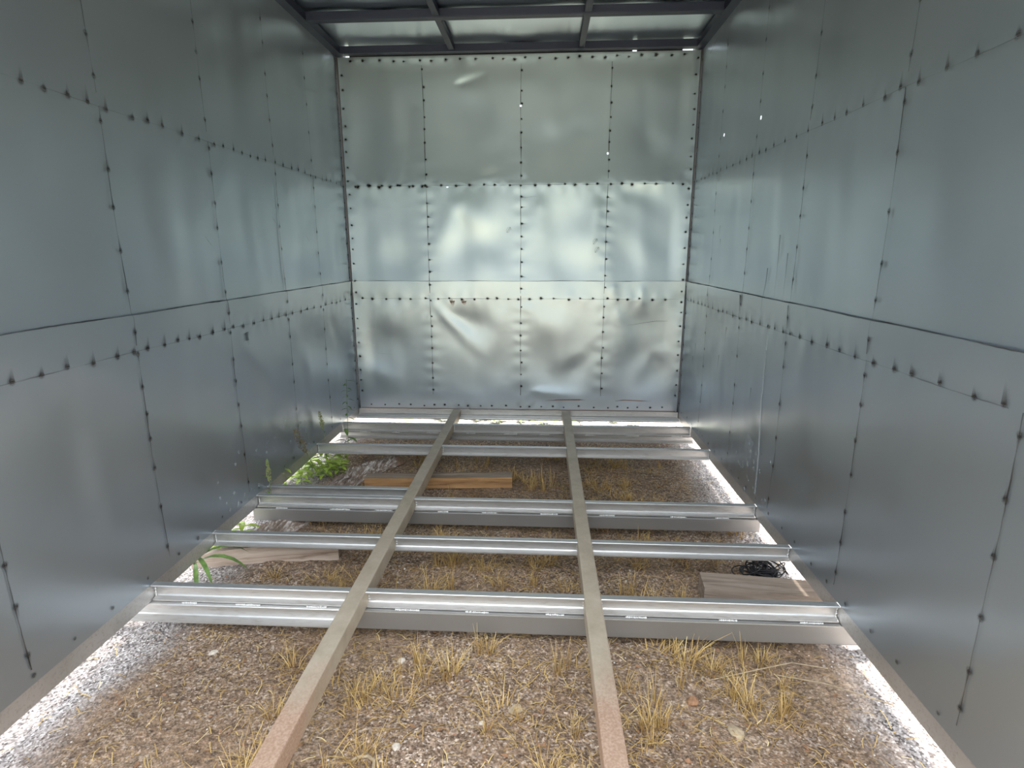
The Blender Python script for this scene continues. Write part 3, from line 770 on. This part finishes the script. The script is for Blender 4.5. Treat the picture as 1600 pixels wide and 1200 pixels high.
def weed(name, base, top, label, leaves=(), head=None, stem_r=.0022, cat='weed', lm='leaf', bend=(0, 0)):
    b = Vector(base); root = empty(name, b); tag(root, label, cat)
    t = Vector(top)-b; n = 9
    pts = [t*(i/n) + Vector((bend[0], bend[1], 0))*math.sin(math.pi*i/n) for i in range(n+1)]
    V, F = tube_mesh(pts, [stem_r*(1-.5*i/n) for i in range(n+1)]); mesh('stem', V, F, M['stem'], root, True)
    for (f, d, L, w, dr) in leaves:
        p = t*f + Vector((bend[0], bend[1], 0))*math.sin(math.pi*f)
        V, F = leaf_mesh(p, d, L, w, dr); mesh('leaf', V, F, M[lm], root, True)
    if head:
        f0, r, mt = head; g = random.Random(len(label)); V = []; F = []
        for k in range(150):
            f = f0 + (1.02-f0)*g.random(); q = (f-f0)/(1.02-f0); rr = r*(.35+math.sin(math.pi*min(1, q*.9+.1))*.8)
            p = t*f + Vector((bend[0], bend[1], 0))*math.sin(math.pi*min(1, f)); a = g.uniform(0, 6.28); p = p + Vector((math.cos(a), math.sin(a), g.uniform(-.5, .5)))*rr*g.random()**.5
            s = g.uniform(.0022, .0042); i = len(V)
            V += [p+Vector((s, 0, 0)), p+Vector((-s*.5, s*.86, 0)), p+Vector((-s*.5, -s*.86, 0)), p+Vector((0, 0, s*1.6)), p-Vector((0, 0, s))]
            F += [(i, i+1, i+3), (i+1, i+2, i+3), (i+2, i, i+3), (i+1, i, i+4), (i+2, i+1, i+4), (i, i+2, i+4)]
        mesh('seed_head', V, F, M[mt], root)
    return root
g = random.Random(77)
def alt(f0, f1, n, L, w, dr=.5, up=.35):
    return [(f0+(f1-f0)*i/max(1, n-1), (math.cos(i*2.4), math.sin(i*2.4)*.7-.2, up), L*g.uniform(.7, 1.15), w*g.uniform(.8, 1.2), dr) for i in range(n)]
def G(x, y): return (x, y, gz(x, y)-.004)
weed('leafy_weed', G(-1.225, -.44), (-1.235, -.35, .317), 'tall slender green weed with small drooping leaves in the far left corner', alt(.45, .97, 17, .062, .012, 1.1))
weed('grass_weed', G(-1.22, -.80), (-1.235, -.875, .215), 'thin weed with a greenish seed spike against the left wall', alt(.1, .4, 4, .10, .012, .8), (.70, .013, 'seed_green'))
weed('dock_weed', G(-1.22, -1.0), (-1.232, -1.25, .215), 'weed with a large brown drooping seed head at the left wall', alt(.1, .40, 4, .08, .018, .7), (.55, .026, 'seed'), .0028)
weed('green_weed', G(-1.235, -1.585), (-1.24, -1.59, .148), 'small upright green weed rising between two channels at left', alt(.35, .95, 7, .05, .011, .6, .8), (.70, .011, 'seed_green'))
weed('young_weed', G(-1.255, -1.38), (-1.262, -1.36, .03), 'short yellow green weed under the lower edge of the left wall', alt(.35, .95, 6, .06, .014, .9), None, lm='leaf_bright')
weed('arching_weed', G(-1.215, -.66), (-1.15, -.64, -.02), 'low plant with broad green leaves arching over the far channel', alt(.4, 1, 7, .11, .028, .9, .5))
weed('strap_weed', G(-1.33, -2.14), (-1.32, -2.13, -.05), 'plant with long strap shaped green leaves at the left photo edge', [(.5, (.8, .1, .9), .26, .026, 1.9), (.6, (.55, .35, .8), .24, .022, 1.8), (.5, (.5, -.8, .5), .20, .020, 1.6), (.7, (.6, -.5, .7), .22, .02, 2.0), (.4, (-.5, .2, 1), .2, .02, 1.2)])
for k in range(17):
    x, y = [(-1.36, -.86), (-1.25, -.93), (-1.33, -1.02), (-1.19, -1.0), (-1.40, -1.18), (-1.22, -.75), (-1.15, -.86), (-1.12, -.94), (-1.29, -.80), (-1.20, -.90), (-1.30, -1.10), (-1.26, -1.02), (-1.18, -.70), (-1.36, -.95), (-1.42, -1.08), (-1.33, -1.95), (-1.30, -1.80)][k]
    weed('lime_weed', G(x, y), (x+.01, y, GZ+.07+.02*(k % 3)), 'low lime green weed in daylight at the foot of the left wall', alt(.25, 1, 11, .085, .026, .8, .45), None, lm='leaf_bright')['group'] = 'lime weeds by the left wall'
for k in range(24):
    x = [-.93, -.72, -.60, -.52, -.45, -.36, -.20, -.05, .10, .22, .45, .62, .80, .95, 1.02, -.66, -.56, -.40, -.28, .02, .30, .52, -.14, .16][k]; y = .20 + .22*((k*37) % 10)/10
    r = weed('yard_weed', G(x, y), (x+.01, y, GZ+.05), 'small bright green weed on the gravel beyond the end wall', alt(.3, 1, 8, .07, .02, .8, .4), None, lm='leaf_bright')
    r['group'] = 'weeds beyond the end wall'
def single_leaf(name, x, y, L, w, ang, mat, label):
    V, F = leaf_mesh((0, 0, .012), (math.cos(ang), math.sin(ang), .1), L, w, .5, .2)
    o = mesh(name, V, F, M[mat], None, True); o.location = (x, y, gz(x, y)); tag(o, label, 'leaf'); return o
single_leaf('fallen_leaf', 1.245, -1.37, .075, .055, 2.4, 'leaf_bright', 'bright yellow green leaf on gravel at the foot of the right wall')
single_leaf('pale_leaf', 1.205, -1.52, .11, .05, .2, 'stone', 'pale whitish leaf on gravel beside the right wall')

# ------------------------------------------------------------------ dry grass, litter, pebbles
def blades(n, rad, hmin, hmax, lean, wd, g):
    V = []; F = []; A = []
    for k in range(n):
        a = g.uniform(0, 6.283); r = rad*g.random()**.6; x, y = r*math.cos(a), r*math.sin(a)
        h = g.uniform(hmin, hmax); b = a + g.uniform(-.9, .9); ln = lean*g.uniform(.2, 1.5)*h; sh = min(1, max(0, g.gauss(.58, .2)))
        kink = g.uniform(.3, 1.0); px, py = -math.sin(b+g.uniform(-1, 1)), math.cos(b); i0 = len(V)
        for i in range(4):
            t = i/3; f = t**1.6; q = h*(t - .35*kink*t*t*lean); w = wd*(1-.75*t)/2
            cx, cy = x+math.cos(b)*ln*f, y+math.sin(b)*ln*f
            V += [(cx-px*w, cy-py*w, q), (cx+px*w, cy+py*w, q)]; A += [sh*(.75+.25*t)]*2
            if i: F.append((i0+2*i-2, i0+2*i-1, i0+2*i+1, i0+2*i))
    return V, F, A
tuft_meshes = []
for k in range(9):
    g = random.Random(100+k)
    n, rad, h0, h1, ln = [(34, .030, .03, .085, .7), (22, .020, .04, .11, .35), (46, .050, .02, .06, 1.1), (16, .018, .05, .13, .25), (30, .04, .03, .08, .9), (40, .035, .04, .095, .8), (12, .02, .03, .10, .4), (26, .045, .02, .07, 1.2), (50, .04, .03, .10, .9)][k]
    V, F, A = blades(n, rad, h0, h1, ln, .0030, g)
    o = fast_mesh('grass_tuft', V, F, M['straw'], None, False, {'shade': A}); tuft_meshes.append(o.data); bpy.data.objects.remove(o)
timbers_xy = [(-.89, .06, -1.17, -.99), (-1.42, -.74, -2.08, -1.87), (.86, 1.9, -2.30, -2.08), (-1.0, -.76, -.95, -.65), (-1.14, -.93, -1.5, -.95), (-1.3, -1.0, -1.9, -1.5)]
def free(x, y, m=.02):
    for a, b, c, d in timbers_xy:
        if a-m < x < b+m and c-m < y < d+m: return False
    return True
def off_frame(x, y):   # keep tall tufts clear of the steel
    for xc in (TL, TR):
        if abs(x-xc) < .055: return False
    for yb, f in ((-.38, .05), (-.85, .05), (-1.645, .06), (-2.04, .05), (-2.45, .07)):
        if yb-f-.02 < y < yb+.025: return False
    return not (x < TL and -1.58 < y < -1.5)
nz = waves(55, .35, .9, 8)
g = random.Random(9); cnt = 0; tries = 0
def put_tuft(k, x, y, s):
    o = bpy.data.objects.new('grass_tuft', tuft_meshes[k]); COL.objects.link(o)
    o.location = (x, y, gz(x, y)-.003); o.rotation_euler = (0, 0, g.uniform(0, 6.28)); o.scale = (s, s, s*g.uniform(.85, 1.1))
    side = 'left of the left long tube' if x < TL else ('right of the right long tube' if x > TR else 'between the two long tubes')
    strip = ('in the foreground' if y < -2.5 else 'behind the nearest double channel' if y < -2.05 else 'before the middle double channel' if y < -1.65
             else 'behind the middle double channel' if y < -.86 else 'near the far double channel')
    tag(o, 'dry straw tuft %s, %s' % (strip, side), 'grass tuft', 'dry grass tufts %s, %s' % (strip, side))
# the tufts that stand out
for k, x, y, s in [(0, -.18, -2.68, 1.2), (8, -.10, -2.66, 1.0), (1, -.22, -2.62, 1.2), (3, .30, -2.60, 1.1), (3, .27, -2.64, 1.1), (8, .72, -2.56, 1.2), (2, .62, -2.54, 1.5), (5, .80, -2.60, 1.0), (5, -.28, -2.18, 1.2), (1, -.18, -2.16, 1.1),
                   (8, -.24, -2.22, 1.1), (0, .56, -2.18, 1.2), (5, .62, -2.22, 1.2), (8, .66, -2.25, 1.0), (3, .60, -2.14, 1.0), (0, .80, -2.2, 1.1), (1, -.31, -1.0, 1.2), (3, -.22, -1.02, 1.0), (1, -.12, -.98, 1.1), (5, .02, -.97, 1.1),
                   (3, .16, -1.05, 1.2), (1, .22, -1.12, 1.2), (3, .28, -1.0, 1.2), (8, -.30, -3.0, .9), (5, -.05, -3.1, .9), (0, -.14, -3.26, 1.0), (7, .2, -3.2, 1.1), (1, .24, -1.80, 1.0), (3, .27, -1.82, .9), (5, .63, -1.80, 1.0), (0, .70, -1.84, .9), (2, -.36, -1.80, 1.0), (0, -.30, -1.78, .9)]:
    put_tuft(k, x, y, s)
while cnt < 262 and tries < 6000:
    tries += 1
    x = g.uniform(-1.22, 1.22); y = g.uniform(-3.75, -.45)
    d = float(nz(np.array(x), np.array(y)))
    if g.random() > .5+.5*d or not free(x, y) or not off_frame(x, y): continue
    if abs(x) > 1.02 and g.random() < .75: continue
    put_tuft(g.randrange(9), x, y, g.uniform(.7, 1.15)); cnt += 1
def litter():
    """fallen straw, crossing every way"""
    n = 24000; r = np.random.default_rng(3)
    x = r.uniform(-1.9, 1.7, n); y = r.uniform(-4.0, -.30, n)
    keep = (r.random(n) < np.clip(.62+.38*nz(x, y), .12, 1)) & ~((np.abs(x) > 1.12) & (r.random(n) < .85))
    for a, b, c, d in timbers_xy: keep &= ~((x > a-.03) & (x < b+.03) & (y > c-.03) & (y < d+.03))
    x, y = x[keep], y[keep]; n = len(x)
    an = r.uniform(0, 6.283, n); L = r.uniform(.015, .06, n)*np.where(r.random(n) < .07, 1.9, 1); w = r.uniform(.0007, .0015, n); sh = np.clip(r.normal(.50, .22, n), 0, 1)
    dz = r.uniform(.0, .010, n); bend = r.normal(0, .35, n)
    V = np.zeros((n, 6, 3)); 
    for i, t in enumerate((-.5, 0, .5)):
        a2 = an + bend*t
        cx = x+np.cos(a2)*L*t; cy = y+np.sin(a2)*L*t
        cz = GZ + ground_h(cx, cy) + .003 + dz*(.5+t) + .004*(t == 0)
        for j, sg in enumerate((-1, 1)):
            V[:, i*2+j] = np.stack([cx - sg*np.sin(an)*w, cy + sg*np.cos(an)*w, cz], -1)
    b = np.arange(n)[:, None]*6
    F = np.concatenate([b+np.array([[0, 1, 3, 2]]), b+np.array([[2, 3, 5, 4]])])
    o = fast_mesh('straw_litter', V.reshape(-1, 3), F, M['straw'], None, False, {'shade': np.repeat(sh, 6)})
    tag(o, 'loose dry straw scattered over the soil under the frame', 'straw', kind='stuff')
litter()
def pebbles():
    r = np.random.default_rng(8); n = 9000
    x = r.uniform(-1.9, 1.75, n); y = r.uniform(-4.0, .6, n)
    edge = (np.abs(x) > 1.08) | (y > -.15)
    keep = edge | (r.random(n) < np.clip(.45-.4*nz(x, y), .05, 1)); x, y, edge = x[keep], y[keep], edge[keep]; n = len(x)
    s = r.uniform(.0018, .0048, n)*np.where(r.random(n) < .05, 1.9, 1); sh = np.clip(np.where(edge, r.normal(.85, .15, n), r.normal(.55, .28, n)), 0, 1)
    D = np.array([(1, 0, 0), (-1, 0, 0), (0, 1, 0), (0, -1, 0), (0, 0, .75), (0, 0, -.75)])
    V = D[None]*s[:, None, None]*r.uniform(.7, 1.3, (n, 6, 1)); an = r.uniform(0, 6.28, n); c, q = np.cos(an)[:, None], np.sin(an)[:, None]
    V = np.stack([V[..., 0]*c-V[..., 1]*q, V[..., 0]*q+V[..., 1]*c, V[..., 2]], -1) + np.stack([x, y, GZ+ground_h(x, y)+s*.3], -1)[:, None]
    f = np.array([(0, 2, 4), (2, 1, 4), (1, 3, 4), (3, 0, 4), (2, 0, 5), (1, 2, 5), (3, 1, 5), (0, 3, 5)])
    F = (np.arange(n)[:, None, None]*6 + f[None]).reshape(-1, 3)
    o = fast_mesh('grit', V.reshape(-1, 3), F, M['pebble'], None, False, {'shade': np.repeat(sh, 6)})
    tag(o, 'fine pale grit and small pebbles strewn over the soil', 'grit', kind='stuff')
pebbles()
def leaf_litter():
    r = random.Random(5); V = []; F = []
    for k in range(1300):
        x, y = r.uniform(-1.3, 1.2), r.uniform(-3.9, -.4)
        if not free(x, y) or r.random() > .55+.45*float(nz(np.array(y*1.3), np.array(x))): continue
        s = r.uniform(.005, .014); a = r.uniform(0, 6.28); z = gz(x, y)+.004; i = len(V); c, q = math.cos(a), math.sin(a)
        for (u, v, w) in ((-1, 0, .1), (-.2, -.5, .45*r.random()), (-.2, .5, .45*r.random()), (1, 0, .3*r.random())): V.append((x+s*(u*c-v*q), y+s*(u*q+v*c), z+s*w))
        F += [(i, i+1, i+2), (i+1, i+3, i+2)]
    o = mesh('leaf_litter', V, F, M['leaf_dry']); tag(o, 'crumbled brown leaf litter lying among the straw', 'leaf litter', kind='stuff')
leaf_litter()

def stone(x, y, s, label, seed, mat='stone', flat=.6):
    bm = bmesh.new(); bmesh.ops.create_icosphere(bm, subdivisions=2, radius=s)
    for v in bm.verts:
        k = 1+.38*mnoise.noise(v.co*(1.3/s)+Vector((seed*3.1, 0, 0))); v.co = Vector((v.co.x*k*1.25, v.co.y*k, v.co.z*k*flat))
    o = bm_obj('stone', bm, M[mat], None, False); o.location = (x, y, gz(x, y)+s*flat*.5); o.rotation_euler = (0, 0, seed)
    tag(o, label, 'stone')
stone(-.285, -2.605, .013, 'white stone right of the left long tube, just in front of the nearest double channel', 1)
stone(-.215, -2.955, .012, 'white stone on the soil between the long tubes, near a curled twig', 2)
stone(.03, -2.86, .009, 'small white stone amid straw midway between the long tubes', 3)
stone(-.98, -2.60, .012, 'white stone at the far left, in front of the left channel', 4)
stone(.80, -2.85, .022, 'flat brownish grey stone on the soil right of the right long tube', 5, 'twig', .35)
stone(.70, -2.74, .016, 'reddish brown lump on the soil right of the right long tube', 6, 'leaf_dry', .8)
stone(.13, -2.80, .019, 'flat tan stone between the long tubes, near the right one', 7, 'twig', .4)
pts = [(-.335, -3.02), (-.315, -3.0), (-.285, -2.995), (-.262, -3.01), (-.258, -3.035), (-.262, -3.06)]
V, F = tube_mesh([(a+.30, b+3.02, .008) for a, b in pts], [.004, .005, .006, .006, .005, .003])
o = mesh('curled_twig', V, F, M['twig'], None, True); o.location = (-.30, -3.02, gz(-.30, -3.02)); tag(o, 'short curled pale twig on the soil between the long tubes', 'twig')
def stalk(pts, label):
    b = pts[0]; V, F = tube_mesh([(x-b[0], y-b[1], z) for x, y, z in pts], [.0022]*len(pts), 5)
    o = mesh('dry_stalk', V, F, M['twig'], None, True); o.location = (b[0], b[1], gz(b[0], b[1])); tag(o, label, 'stalk', 'pale dry stalks at the right')
stalk([(1.02, -2.60, .005), (1.15, -2.66, .03), (1.32, -2.74, .03)], 'straight pale dry stalk lying in front of the nearest channel at right')
stalk([(.78, -2.64, .005), (.95, -2.60, .02), (1.08, -2.57, .03), (1.2, -2.58, .02)], 'thin bent dry stalk below the nearest channel at right')
